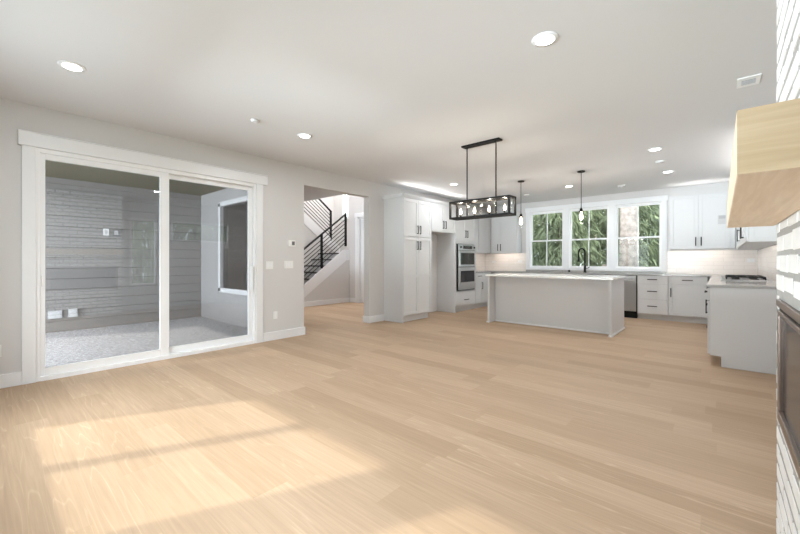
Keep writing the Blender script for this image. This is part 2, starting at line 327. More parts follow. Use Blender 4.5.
# upper flight climbs back toward the viewer
UX = -9.40; uy = 7.72
for i in range(8):
    y1 = uy - i * run; z = LZ + (i + 1) * rise
    MB().box(-10.44, UX - .045, y1 - .02, y1, z - rise, z - .03).build('riser', M['trim'], st)
    MB().box(-10.44, UX - .045, y1 - run - .02, y1 + .025, z - .035, z).build('tread', M['carpet'], st, .008)
zt = LZ + 8 * rise; y9 = uy - 8 * run
MB().prism([(uy + .05, LZ), (uy + .05, LZ + .22), (y9, zt + .20), (y9, zt - .12), (uy - .12, LZ)], 0, UX - .045, UX + .01).build('stringer', M['trim'], st, .003)
MB().prism([(uy - .14, LZ), (y9, zt - .09), (y9, .001), (7.08, .001), (7.08, LZ)], 0, UX - .044, UX - .001).build('spandrel', M['wall'], st)
def railing(name, X, ya, za, yb, zb, posts, label, nb=7):
    t = thing(name, (X, ya, za), label, 'railing', 'black metal stair railings')
    sl = (zb - za) / (yb - ya); zz = lambda y: za + sl * (y - ya)
    for y in posts: MB().box(X - .025, X + .025, y - .025, y + .025, zz(y) - .02, zz(y) + .93).build('post', M['black'], t)
    MB().prism([(ya, za + .90), (yb, zb + .90), (yb, zb + .945), (ya, za + .945)], 0, X - .025, X + .025).build('handrail', M['black'], t)
    for k in range(nb):
        h = .10 + k * .112
        MB().tube([(X, ya, za + h), (X, yb, zb + h)], .0115, 8).build('bar', M['black'], t)
    return t
railing('stair_railing', HX - .015, SY0 - .05, .18, 7.10, .18 + SL * (7.15 - SY0), [SY0 - .02, 6.22, 7.08], 'black horizontal-bar railing of the lower stair flight')
railing('stair_railing', UX - .015, 7.42, LZ + .42, y9, LZ + .42 + SL * (7.42 - y9), [7.40, y9 + .1], 'black horizontal-bar railing of the upper stair flight')
# narrow stair window
w = thing('window_6', (-9.795, 8.35, 2.72), 'narrow bright window high on the stairwell wall', 'window', None, 'structure')
MB().box(-9.95, -9.90, 8.32, 8.36, 2.68, 4.62).box(-9.69, -9.64, 8.32, 8.36, 2.68, 4.62).box(-9.95, -9.64, 8.30, 8.36, 2.66, 2.72).build('frame', M['vinyl'], w)
MB().box(-9.91, -9.68, 8.40, 8.41, 2.72, 4.6).build('pane', M['glass'], w)
# hall door
d = thing('door_2', (-7.4, HY, 0), 'white panelled hall door with white casing', 'door', None, 'structure')
MB().box(-8.03, -7.93, HY - .02, HY, 0, 2.48).box(-7.0, -6.90, HY - .02, HY, 0, 2.48).box(-8.06, -6.87, HY - .025, HY, 2.48, 2.60).build('casing', M['trim'], d, .003)
MB().box(-7.93, -7.895, HY, HY + .12, 0, 2.48).box(-7.035, -7.0, HY, HY + .12, 0, 2.48).box(-7.93, -7.0, HY, HY + .12, 2.445, 2.48).build('jamb', M['trim'], d)
MB().box(-7.88, -7.05, HY + .07, HY + .11, .01, 2.43).box(-7.75, -7.18, HY + .062, HY + .07, .25, 1.1).box(-7.75, -7.18, HY + .062, HY + .07, 1.3, 2.25).build('leaf', M['trim'], d, .003)
area_light('stairwell_fill', (-8.6, 6.9, 5.45), (0, 0, -1), 1.2, 1.2, 105, (1, .97, .93))  # added fill with no fixture, brightens the stairwell
area_light('hall_fill', (-7.2, 4.6, C - .01), (0, 0, -1), .3, .3, 14, (1, .96, .9))  # added unseen fill under the hall ceiling

# ------------------------------------------------------------------ patio seen through the slider
PX = -8.80
struct(MB().box(PX - .4, XL - TW, -1.6, 3.27, -.15, -.03), 'floor_patio', M['patio'], 'pale pebbled concrete patio floor outside the sliding door', 'floor')
struct(MB().box(PX - .2, XL - TW, .15, 3.27, 2.68, 2.80), 'ceiling_patio', M['soffit'], 'dark olive stained soffit over the patio', 'ceiling')
pw = MB()
zz = -.03; k = 0
while zz < 2.68:
    z1 = min(zz + .182, 2.68); pw.prism([(PX - .004, zz), (PX + .018, zz + .006), (PX + .004, z1), (PX - .004, z1)], 1, -.6, 3.27); zz += .186
pw.box(PX - .15, PX - .002, -.6, 3.27, -.15, 2.68)
struct(pw, 'wall_siding', M['siding'], 'grey horizontal lap siding wall across the patio', 'wall')
t = thing('window_5', (-6.94, 3.27, .62), 'white framed window in the patio side wall', 'window', None, 'structure')
MB().box(-7.80, -7.71, 3.23, 3.31, .60, 2.40).box(-6.17, -6.08, 3.23, 3.31, .60, 2.40).box(-7.80, -6.08, 3.23, 3.31, .58, .67).box(-7.80, -6.08, 3.23, 3.31, 2.33, 2.42).build('frame', M['covergray'], t, .003)
MB().box(-7.71, -6.17, 3.29, 3.30, .67, 2.33).build('pane', M['slider_glass'], t)
def plate_x(name, X, yc, zc, w_, h_, label, cat, face=1, m='plastic', inner=None, group=None, depth=.008):
    t = thing(name, (X, yc, zc), label, cat, group)
    MB().box(X + face * .0005, X + face * depth, yc - w_ / 2, yc + w_ / 2, zc - h_ / 2, zc + h_ / 2).build('plate', M[m], t, .002)
    for n, yo, zo, a, b, mm in (inner or []):
        MB().box(X + face * (depth - .001), X + face * (depth + .004), yc + yo - a / 2, yc + yo + a / 2, zc + zo - b / 2, zc + zo + b / 2).build(n, M[mm], t, .001)
    return t
PF = PX + .016
plate_x('outlet_cover', PF, .865, .28, .18, .14, 'larger white weatherproof outlet cover low on the patio siding', 'outlet', 1, 'covergray', [('lid', 0, 0, .14, .10, 'covergray')], None, .04)
plate_x('outlet_cover', PF, 1.10, .285, .12, .15, 'smaller white outlet cover beside the larger one on patio siding', 'outlet', 1, 'covergray', [('lid', 0, 0, .08, .10, 'covergray')], None, .04)
plate_x('outlet_cover', PF, 1.575, 1.765, .09, .13, 'white outlet plate high on the patio siding, standing in for a glass reflection', 'outlet', 1, 'plastic', [('receptacle', 0, 0, .035, .07, 'paper')])  # solid plate in place of a chimney outlet mirrored in the door glass
plate_x('cable_box', PF, 1.73, 1.76, .10, .13, 'dark grey cable plate beside the high patio outlet, standing in for a glass reflection', 'wall plate', 1, 'graydisplay', [('insert', 0, 0, .06, .08, 'paper')])  # likewise a solid stand-in for a mirrored plate

# ------------------------------------------------------------------ sliding door
d = thing('door_1', (XL, 1.5, 0), 'large two-panel white sliding glass door to the patio', 'door', None, 'structure')
cx = XL + .022
MB().box(XL, cx, .27, .37, 0, DZ).box(XL, cx, 2.69, 2.795, 0, DZ).build('casing', M['trim'], d, .003)
MB().box(XL, XL + .03, .245, 2.865, DZ, 2.495).box(XL, XL + .038, .245, 2.865, 2.495, 2.507).build('head_casing', M['trim'], d, .003)
MB().box(XL - TW, XL + .004, .37, .40, 0, DZ).box(XL - TW, XL + .004, 2.665, 2.69, 0, DZ).box(XL - TW, XL + .004, .40, 2.665, 2.315, DZ).box(XL - TW, XL + .012, .40, 2.665, -.03, .045).build('frame', M['vinyl'], d, .002)
def panel(y0, y1, xa, xb, gy0, gy1):
    p = MB().box(xa, xb, y0, gy0, .045, 2.315).box(xa, xb, gy1, y1, .045, 2.315).box(xa, xb, gy0, gy1, .045, .125).box(xa, xb, gy0, gy1, 2.258, 2.315).build('sliding_panel', M['vinyl'], d, .003)
    MB().box(xa + .018, xa + .024, gy0 - .01, gy1 + .01, .12, 2.262).build('pane', M['slider_glass'], p)
    return p
pl = panel(.40, 1.56, XL - .055, XL - .012, .440, 1.462)
pr = panel(1.48, 2.665, XL - .105, XL - .062, 1.572, 2.612)
MB().box(XL - .062, XL + .02, 2.632, 2.646, .78, 1.14).build('handle', M['plastic'], pr, .003)
MB().box(XL - .02, XL - .002, .41, .425, .96, 1.07).build('latch', M['plastic'], pl, .003)

# ------------------------------------------------------------------ wall devices by the slider
plate_x('thermostat', XL, 3.288, 1.50, .125, .10, 'white thermostat with grey screen on the left wall', 'thermostat', 1, 'plastic', [('screen', .022, 0, .05, .06, 'graydisplay')], None, .022)
sw = [('rocker', -.023, 0, .033, .066, 'vinyl'), ('rocker', .023, 0, .033, .066, 'vinyl')]
plate_x('light_switch', XL, 2.908, 1.152, .118, .118, 'white double light switch beside the sliding door casing', 'switch', 1, 'plastic', sw)
plate_x('light_switch', XL, 3.238, 1.16, .16, .118, 'wide white light switch below the thermostat', 'switch', 1, 'plastic', [('rocker', y, 0, .033, .066, 'vinyl') for y in (-.046, 0, .046)])
plate_x('wall_outlet', XL, 3.004, .38, .072, .116, 'white outlet low on the wall right of the sliding door', 'outlet', 1, 'plastic', [('receptacle', 0, .025, .034, .032, 'vinyl'), ('receptacle', 0, -.025, .034, .032, 'vinyl')])
plate_x('wall_outlet', XL, .10, .36, .072, .116, 'white outlet at the far left edge beside the door casing', 'outlet', 1, 'plastic', [('receptacle', 0, .025, .034, .032, 'vinyl'), ('receptacle', 0, -.025, .034, .032, 'vinyl')])

# ------------------------------------------------------------------ kitchen windows
for i, (a, b) in enumerate(WX):
    t = thing('window_%d' % (i + 1), ((a + b) / 2, YB, WZ0), ['left of the three kitchen windows, behind cedar branches', 'middle kitchen window behind the black faucet', 'right kitchen window with the tree trunk outside'][i], 'window', None, 'structure')
    MB().box(a, a + .022, YB, YB + .12, WZ0, WZ1).box(b - .022, b, YB, YB + .12, WZ0, WZ1).box(a, b, YB, YB + .12, WZ0, WZ0 + .02).box(a, b, YB, YB + .12, WZ1 - .02, WZ1).build('frame', M['vinyl'], t)
    zm = 1.745
    for (z0, z1, yy) in ((WZ0 + .02, zm + .02, YB + .045), (zm - .018, WZ1 - .02, YB + .08)):
        lo = z0 < 1.2
        s_ = MB().box(a + .022, a + .05, yy, yy + .03, z0, z1).box(b - .05, b - .022, yy, yy + .03, z0, z1).box(a + .05, b - .05, yy, yy + .03, z0, z0 + .034).box(a + .05, b - .05, yy, yy + .03, z1 - .034, z1).build('sash', M['vinyl'], t, .002)
        c = (a + b) / 2
        MB().box(c - .010, c + .010, yy + .006, yy + .022, z0 + .034, z1 - .034).build('muntin', M['vinyl'], s_)
        MB().box(a + .045, b - .045, yy + .012, yy + .017, z0 + .03, z1 - .03).build('pane', M['glass'], s_)
tr = MB().box(-3.965, -3.87, YB - .02, YB, .985, 2.52).box(-.97, -.875, YB - .02, YB, .985, 2.52)
tr.box(-3.01, -2.87, YB - .02, YB, 1.035, 2.52).box(-1.99, -1.85, YB - .02, YB, 1.035, 2.52).box(-3.985, -.855, YB - .026, YB, 2.52, 2.615).box(-3.995, -.845, YB - .034, YB, 2.615, 2.628).box(-3.87, -.97, YB - .022, YB, .985, 1.04)
struct(tr, 'trim_2', M['trim'], 'white casing around the three kitchen windows', 'trim', .003)
# off-view windows of the right wall and the wall behind
for i, (a, b, z0, z1) in enumerate(RW):
    t = thing('window_%d' % (7 + i), (XR, (a + b) / 2, z0), ['tall window in the right wall beyond the chimney', 'high horizontal window in the right wall near the kitchen'][i], 'window', None, 'structure')
    MB().box(XR - .01, XR + .1, a, a + .05, z0, z1).box(XR - .01, XR + .1, b - .05, b, z0, z1).box(XR - .01, XR + .1, a, b, z0, z0 + .05).box(XR - .01, XR + .1, a, b, z1 - .05, z1).build('frame', M['vinyl'], t)
    MB().box(XR + .06, XR + .065, a + .04, b - .04, z0 + .04, z1 - .04).build('pane', M['glass'], t)
for i, (a, b) in enumerate(FW):
    t = thing('window_%d' % (9 + i), ((a + b) / 2, YF, FZ0), ['wide window in the wall behind the viewer', 'narrower window in the wall behind the viewer'][i], 'window', None, 'structure')
    f = MB().box(a, a + .03, YF - .1, YF, FZ0, FZ1).box(b - .03, b, YF - .1, YF, FZ0, FZ1).box(a, b, YF - .1, YF, FZ0, FZ0 + .03).box(a, b, YF - .1, YF, FZ1 - .03, FZ1)
    if i == 0: f.box(-3.375, -3.285, YF - .1, YF - .02, FZ0, FZ1)
    f.build('frame', M['vinyl'], t)
    MB().box(a + .02, b - .02, YF - .07, YF - .065, FZ0 + .02, FZ1 - .02).build('pane', M['glass'], t)

# ------------------------------------------------------------------ kitchen cabinets
CT = .945          # worktop height
def fbox(mb, face, u0, u1, z0, z1, p, d0, d1):
    """box on a front at plane p: u along the front, d outward from it"""
    if face == '+X': return mb.box(p + d0, p + d1, u0, u1, z0, z1)
    if face == '-X': return mb.box(p - d1, p - d0, u0, u1, z0, z1)
    if face == '-Y': return mb.box(u0, u1, p - d1, p - d0, z0, z1)
def handle(parent, face, p, u, z, length=.18, vert=True):
    mb = MB(); r = .0065; h = length / 2; off = .020
    def P(uu, zz, d):
        return {'+X': (p + d, uu, zz), '-X': (p - d, uu, zz), '-Y': (uu, p - d, zz)}[face]
    if vert:
        a, b = (u - .0055, u + .0055), (z - h, z + h)
        fbox(mb, face, u - .0085, u + .0085, z - h, z + h, p, off + .022, off + .034)
        for s_ in (-1, 1): fbox(mb, face, u - .0055, u + .0055, z + s_ * (h - .012) - .006, z + s_ * (h - .012) + .006, p, off - .001, off + .024)
    else:
        fbox(mb, face, u - h, u + h, z - .0085, z + .0085, p, off + .022, off + .034)
        for s_ in (-1, 1): fbox(mb, face, u + s_ * (h - .012) - .006, u + s_ * (h - .012) + .006, z - .0055, z + .0055, p, off - .001, off + .024)
    mb.build('handle', M['black'], parent, .0015)
def front(parent, kind, face, p, u0, u1, z0, z1, h=None, rail=None, st_=.062):
    """shaker door or drawer front, 20 mm thick, on plane p; h=(u,z,length,vertical)"""
    g = .0015; u0 += g; u1 -= g; z0 += g; z1 -= g; mb = MB()
    if kind == 'slab':
        fbox(mb, face, u0, u1, z0, z1, p, .001, .020); kind = 'drawer'
    else:
        fbox(mb, face, u0, u0 + st_, z0, z1, p, .001, .020); fbox(mb, face, u1 - st_, u1, z0, z1, p, .001, .020)
        fbox(mb, face, u0 + st_, u1 - st_, z0, z0 + st_, p, .001, .020); fbox(mb, face, u0 + st_, u1 - st_, z1 - st_, z1, p, .001, .020)
        if rail: fbox(mb, face, u0 + st_, u1 - st_, rail - st_ / 2, rail + st_ / 2, p, .001, .020)
        fbox(mb, face, u0 + st_ - .004, u1 - st_ + .004, z0 + st_ - .004, z1 - st_ + .004, p, .001, .009)
    o = mb.build(kind, M['cab'], parent, .0018)
    if h: handle(o, face, p, *h)
    return o
PFX = -4.68        # carcass front of the tall units
# pantry
t = thing('pantry_cabinet', (-4.93, 5.9, 0), 'tall white pantry cabinet with four doors at the left end of kitchen', 'cabinet')
MB().box(XL + .001, PFX, 5.435, 6.36, .13, 2.47).box(XL + .001, PFX - .07, 5.455, 6.35, .001, .13).box(XL + .001, PFX + .0, 5.435, 5.455, .001, .13).build('body', M['cab'], t, .002)
for a, b, s_ in ((5.44, 5.905, 1), (5.905, 6.355, -1)):
    hu = b - .045 if s_ == 1 else a + .045
    front(t, 'door', '+X', PFX, a, b, 1.705, 2.455, (hu, 1.85, .175, True))
    front(t, 'door', '+X', PFX, a, b, .14, 1.698, (hu, 1.53, .175, True), rail=.91)
# cabinet above the refrigerator space
t = thing('refrigerator_cabinet', (-4.93, 6.83, 1.85), 'white two-door cabinet over the empty refrigerator space', 'cabinet')
MB().box(XL + .001, PFX, 6.362, 7.298, 1.85, 2.47).build('body', M['cab'], t, .002)
for a, b, s_ in ((6.365, 6.83, 1), (6.83, 7.295, -1)):
    front(t, 'door', '+X', PFX, a, b, 1.86, 2.455, (b - .045 if s_ == 1 else a + .045, 2.02, .175, True))
plate_x('wall_outlet', XL, 6.43, .42, .075, .12, 'small outlet at the back of the refrigerator space', 'outlet', 1, 'graydisplay', [('receptacle', 0, 0, .034, .07, 'plastic')])
# oven tower
t = thing('oven_cabinet', (-4.93, 7.76, 0), 'tall white oven cabinet with doors above and a drawer below', 'cabinet')
MB().box(XL + .001, PFX, 7.30, 7.36, .001, 2.47).box(XL + .001, PFX, 8.175, 8.218, .12, 2.47).box(XL + .001, PFX, 7.36, 8.175, .12, .50).box(XL + .001, PFX, 7.36, 8.175, 1.63, 2.47).box(XL + .001, XL + .03, 7.36, 8.175, .50, 1.63).box(XL + .001, PFX - .07, 7.36, 8.21, .001, .12).build('body', M['cab'], t, .002)
for a, b, s_ in ((7.31, 7.765, 1), (7.765, 8.215, -1)):
    front(t, 'door', '+X', PFX, a, b, 1.69, 2.455, (b - .045 if s_ == 1 else a + .045, 1.865, .175, True))
front(t, 'slab', '+X', PFX, 7.31, 8.215, .165, .475, (7.765, .285, .20, False))
o = thing('wall_oven', (-4.93, 7.77, .51), 'stainless steel double wall oven with black glass windows', 'oven')
MB().box(-5.12, PFX + .002, 7.37, 8.165, .51, 1.62).build('body', M['steel'], o)
MB().box(PFX + .002, PFX + .03, 7.365, 8.17, .515, 1.615).build('surround', M['black'], o, .002)
ox = PFX + .03
MB().box(ox, ox + .03, 7.385, 8.16, 1.475, 1.61).build('control_panel', M['steel'], o, .003)
MB().box(ox + .03, ox + .033, 7.57, 7.98, 1.505, 1.585).build('display', M['darkglass'], o)
for y in (7.46, 8.08): MB().tube([(ox + .03, y, 1.545), (ox + .05, y, 1.545)], .022, 16).build('knob', M['black'], o)
for z0, z1, g0, g1, hz in ((1.08, 1.465, 1.13, 1.41, 1.44), (.53, 1.065, .71, .98, 1.03)):
    dd = MB().box(ox, ox + .035, 7.385, 8.16, z0, z1).build('door', M['steel'], o, .004)
    MB().box(ox + .034, ox + .037, 7.46, 8.085, g0, g1).build('window', M['darkglass'], dd)
    MB().tube([(ox + .07, 7.42, hz), (ox + .07, 8.125, hz)], .011, 12).tube([(ox + .034, 7.46, hz), (ox + .07, 7.46, hz)], .008, 8).tube([(ox + .034, 8.085, hz), (ox + .07, 8.085, hz)], .008, 8).build('handle', M['steel'], dd)
# base by the oven
BT = CT - .032
t = thing('base_cabinet', (-4.93, 8.6, 0), 'white base cabinet with drawer beside the oven tower', 'cabinet')
MB().box(XL + .001, PFX, 8.222, 9.10, .12, BT).box(XL + .001, PFX - .07, 8.222, 9.10, .001, .12).build('body', M['cab'], t, .002)
front(t, 'slab', '+X', PFX, 8.23, 8.61, .755, .905, (8.42, .83, .16, False))
front(t, 'door', '+X', PFX, 8.23, 8.61, .13, .748, (8.55, .58, .18, True))
front(t, 'door', '+X', PFX, 8.62, 9.06, .13, .905)
# crown over the tall run
struct(MB().prism([(XL, 2.471), (PFX + .012, 2.471), (PFX + .022, 2.49), (PFX + .042, 2.525), (PFX + .045, 2.54), (XL, 2.54)], 1, 5.395, 8.25), 'trim_1', M['cab'], 'white crown moulding along the top of the tall cabinets', 'trim', .002)
# corner uppers
t = thing('upper_cabinet', (-5.02, 8.8, 1.43), 'white upper cabinet in the corner beside the oven tower', 'cabinet')
MB().box(XL + .001, -4.86, 8.222, YB - .001, 1.43, 2.52).build('body', M['cab'], t, .002)
front(t, 'door', '+X', -4.86, 8.23, 8.79, 1.435, 2.515); front(t, 'door', '+X', -4.86, 8.79, 9.355, 1.435, 2.515)
t = thing('upper_cabinet', (-4.46, 9.55, 1.43), 'white two-door upper cabinet left of the kitchen windows', 'cabinet')
MB().box(-4.858, -4.085, 9.40, YB - .001, 1.43, 2.52).build('body', M['cab'], t, .002)
front(t, 'door', '-Y', 9.40, -4.836, -4.60, 1.435, 2.515) if 0 else None
front(t, 'door', '-Y', 9.40, -4.83, -4.575, 1.435, 2.515, (-4.615, 1.585, .18, True), st_=.05)
front(t, 'door', '-Y', 9.40, -4.575, -4.09, 1.435, 2.515, (-4.535, 1.585, .18, True))
t = thing('upper_cabinet', (-.33, 9.55, 1.455), 'white two-door upper cabinet right of the kitchen windows, with a sticker', 'cabinet')
MB().box(-.80, .205, 9.40, YB - .001, 1.455, 2.545).build('body', M['cab'], t, .002)
front(t, 'door', '-Y', 9.40, -.80, -.336, 1.46, 2.535, (-.378, 1.605, .175, True))
front(t, 'door', '-Y', 9.40, -.336, .13, 1.46, 2.535, (-.294, 1.605, .175, True))
s_ = thing('sticker', (.02, 9.371, 1.92), 'grey paper label stuck on the right upper cabinet door', 'sticker')
MB().box(-.045, .085, 9.3890, 9.3905, 1.925, 2.10).build('sheet', M['paper'], s_)
MB().box(-.03, .07, 9.3880, 9.3890, 2.03, 2.09).build('print', M['paperdark'], s_)
# uppers over the range wall
t = thing('upper_cabinet', (.37, 6.2, 1.43), 'white upper cabinet on the right wall, nearest the mantel', 'cabinet')
MB().box(.232, XR - .001, 5.64, 6.80, 1.43, 2.545).build('body', M['cab'], t, .002)
e = MB(); fbox(e, '-Y', .232, .275, 1.43, 2.54, 5.64, .001, .012); fbox(e, '-Y', XR - .045, XR - .002, 1.43, 2.54, 5.64, .001, .012); fbox(e, '-Y', .275, XR - .045, 1.43, 1.475, 5.64, .001, .012); fbox(e, '-Y', .275, XR - .045, 2.48, 2.54, 5.64, .001, .012)
e.build('end_panel', M['cab'], t, .002)
front(t, 'door', '-X', .232, 5.645, 6.22, 1.435, 2.535, (6.175, 1.585, .18, True)); front(t, 'door', '-X', .232, 6.22, 6.80, 1.435, 2.535, (6.265, 1.585, .18, True))
t = thing('upper_cabinet', (.37, 8.1, 1.43), 'white upper cabinet on the right wall, deep in the corner', 'cabinet')
MB().box(.232, XR - .001, 6.802, YB - .001, 1.43, 2.545).build('body', M['cab'], t, .002)
front(t, 'door', '-X', .232, 6.81, 7.6, 1.435, 2.535, (7.55, 1.60, .18, True)); front(t, 'door', '-X', .232, 7.6, 8.5, 1.435, 2.535); front(t, 'door', '-X', .232, 8.5, 9.36, 1.435, 2.535)
# back base run
BY = 9.13
def base_unit(x0, x1, label, drawers=None, doors=None, top=None):
    t = thing('base_cabinet', ((x0 + x1) / 2, 9.42, 0), label, 'cabinet')
    MB().box(x0, x1, BY, YB - .001, .12, BT).box(x0, x1, BY + .08, YB - .001, .001, .12).build('body', M['cab'], t, .002)
    for (z0, z1, hz) in (drawers or []): front(t, 'slab', '-Y', BY, x0 + .004, x1 - .004, z0, z1, ((x0 + x1) / 2, hz, .17, False) if hz else None)
    for (a, b, z0, z1, hu, hz) in (doors or []): front(t, 'door', '-Y', BY, a, b, z0, z1, (hu, hz, .18, True) if hu else None)
    return t
base_unit(-4.60, -3.76, 'white base cabinet under the left end of the kitchen counter', [(.755, .905, .83)], [(-4.59, -4.18, .13, .748, -4.22, .58), (-4.18, -3.77, .13, .748, -4.14, .58)])
base_unit(-3.755, -2.96, 'white drawer base left of the sink', [(.755, .905, .83), (.435, .75, .59), (.13, .43, .28)])
base_unit(-2.955, -1.945, 'white sink base under the black faucet', [(.755, .905, None)], [(-2.95, -2.45, .13, .748, -2.49, .62), (-2.45, -1.95, .13, .748, -2.41, .62)])
base_unit(-1.33, -.80, 'white three-drawer base cabinet right of the dishwasher', [(.745, .905, .835), (.43, .74, .59), (.125, .425, .285)])
base_unit(-.798, -.19, 'white base cabinet with one drawer and one door near the corner', [(.76, .905, .835)], [(-.795, -.195, .13, .755, -.755, .585)])
t = thing('dishwasher', (-1.64, 9.4, 0), 'stainless steel dishwasher between island and drawer base', 'dishwasher')
MB().box(-1.94, -1.335, BY + .005, YB - .02, .12, BT - .004).build('body', M['black'], t)
MB().box(-1.94, -1.35, BY - .03, BY + .005, .15, .905).build('door', M['steel'], t, .004)
MB().box(-1.938, -1.35, BY - .034, BY - .028, .845, .90).build('control_strip', M['steel'], t, .002)
MB().tube([(-1.88, BY - .07, .82), (-1.40, BY - .07, .82)], .010, 12).tube([(-1.84, BY - .03, .82), (-1.84, BY - .07, .82)], .008, 8).tube([(-1.44, BY - .03, .82), (-1.44, BY - .07, .82)], .008, 8).build('handle', M['steel'], t)
MB().box(-1.94, -1.335, BY + .02, BY + .05, .002, .12).build('toe_kick', M['black'], t)
MB().box(-1.349, -1.336, BY - .01, BY + .004, .12, .905).build('edge_gasket', M['black'], t)
# right base run: end panel faces the viewer
RX = -.10
def right_unit(y0, y1, label, drawers, doors, end=False):
    t = thing('base_cabinet', (.2, (y0 + y1) / 2, 0), label, 'cabinet')
    b = MB().box(RX, XR - .001, y0, y1, .12, BT).box(RX + .10, XR - .001, y0, y1, .001, .12)
    b.build('body', M['cab'], t, .002)
    for (z0, z1, hz) in drawers: front(t, 'slab', '-X', RX, y0 + .004, y1 - .004, z0, z1, ((y0 + y1) / 2, hz, .17, False))
    for (a, b2, z0, z1, hu, hz) in doors: front(t, 'door', '-X', RX, a, b2, z0, z1, (hu, hz, .18, True) if hu else None)
    return t
t = right_unit(5.62, 6.34, 'white base cabinet at the near end of the right counter, blank end panel', [(.76, .905, .835)], [(5.625, 6.335, .13, .755, 6.29, .62)])
MB().box(RX + .012, XR - .001, 5.603, 5.62, .12, BT).box(RX + .10, XR - .001, 5.603, 5.62, .001, .12).build('end_panel', M['cab'], t, .002)
right_unit(6.342, 7.32, 'white drawer base under the cooktop', [(.76, .905, .835), (.44, .755, .60), (.13, .435, .285)], [])
right_unit(7.322, 9.05, 'white base cabinet in the right corner behind the cooktop', [(.76, .905, .835)], [(7.33, 8.2, .13, .755, 8.15, .6), (8.2, 9.045, .13, .755, 8.25, .6)])

# worktop: one continuous U
ct = MB().prism([(XL + .001, 8.222), (PFX + .035, 8.222), (PFX + .035, BY - .035), (RX - .03, BY - .035), (RX - .03, 5.58), (XR - .001, 5.58), (XR - .001, YB - .001), (XL + .001, YB - .001)], 2, BT + .001, CT)
ct.build('countertop', M['grayquartz'], None, .002, None, 'countertop', 'pale grey quartz worktop running around the kitchen walls')
lg = MB().box(-3.945, -.89, YB - .075, YB - .0015, CT + .001, .984)
lg.build('window_ledge', M['grayquartz'], None, .002, None, 'ledge', 'grey stone ledge under the three kitchen windows')
# backsplash
bs = MB().box(XL + .009, -3.97, YB - .008, YB - .001, CT + .001, 1.428).box(-.87, XR - .009, YB - .008, YB - .001, CT + .001, 1.428).box(XL + .001, XL + .008, 8.222, YB - .009, CT + .001, 1.428).box(XR - .008, XR - .001, 5.60, YB - .001, CT + .001, 1.428)
struct(bs, 'wall_backsplash', M['tile'], 'blush white tile backsplash between counter and upper cabinets', 'backsplash')
def plate_y(X, zc, label):
    Y = YB - .0085; t = thing('wall_outlet', (X, Y, zc), label, 'outlet', 'outlets on the backsplash')
    MB().box(X - .055, X + .055, Y - .008, Y, zc - .035, zc + .035).build('plate', M['plastic'], t, .002)
    for s_ in (-1, 1): MB().box(X + s_ * .026 - .016, X + s_ * .026 + .016, Y - .010, Y - .007, zc - .017, zc + .017).build('receptacle', M['vinyl'], t)
plate_y(-4.90, 1.19, 'white outlet on the backsplash nearest the oven tower'); plate_y(-4.13, 1.205, 'white outlet on the backsplash left of the kitchen windows')
plate_y(-.675, 1.185, 'white outlet on the backsplash right of the kitchen windows'); plate_y(.43, 1.23, 'white outlet on the backsplash in the right corner')
# under-cabinet lamps
WARM = (1, .87, .76)
area_light('undercabinet_lamp', (-4.45, 9.56, 1.425), (0, .15, -1), .7, .04, .8, WARM)
area_light('undercabinet_lamp', (-5.03, 8.85, 1.425), (0, 0, -1), .04, 1.1, .8, WARM)
area_light('undercabinet_lamp', (-.33, 9.56, 1.45), (0, .15, -1), .9, .04, .9, WARM)
area_light('undercabinet_lamp', (.38, 7.5, 1.425), (0, 0, -1), .04, 2.6, 1.4, WARM)
# added fills on the cabinet tops, imitating bounced light streaks on the ceiling
area_light('ceiling_streak_fill', (-4.86, 6.7, 2.575), (2, 0, 1), 2.4, .10, 4, (1, .97, .93))
area_light('ceiling_streak_fill', (-.3, 9.50, 2.56), (0, -.9, 1), .9, .05, 1.2, (1, .97, .93))
area_light('ceiling_streak_fill', (.38, 7.2, 2.56), (-.9, 0, 1), 2.4, .05, 3.5, (1, .97, .93))

# ------------------------------------------------------------------ island
IX0, IX1, IY0, IY1 = -3.485, -1.315, 6.625, 7.645
t = thing('kitchen_island', (-2.4, 7.13, 0), 'long white kitchen island with panelled ends on the oak floor', 'island')
MB().box(IX0 + .04, IX1 - .04, 6.87, 7.56, .001, BT).build('body', M['cab'], t, .002)
for x in (IX0, IX1 - .04):
    MB().box(x, x + .04, IY0, IY1, .001, BT).build('end_panel', M['cab'], t, .002)
MB().box(IX0 + .041, IX1 - .041, 6.855, 6.869, .001, .03).box(IX1 + .0, IX1 + .014, IY0, IY1, .001, .03).box(IX0 - .014, IX0, IY0, IY1, .001, .03).box(IX0 - .014, IX0 + .04, IY0 - .014, IY0, .001, .03).box(IX1 - .04, IX1 + .014, IY0 - .014, IY0, .001, .03).build('base_trim', M['trim'], t, .003)
for k in range(3):
    a = IX0 + .06 + k * (IX1 - IX0 - .12) / 3; b = a + (IX1 - IX0 - .12) / 3
    m_ = MB().box(a + .002, b - .002, 7.561, 7.58, .13, BT - .01).build('door', M['cab'], t, .002)
MB().box(IX0 - .03, IX1 + .03, IY0 - .035, IY1 + .035, BT + .001, CT + .005).build('island_countertop', M['quartz'], None, .003, None, 'countertop', 'white speckled quartz slab on top of the island')

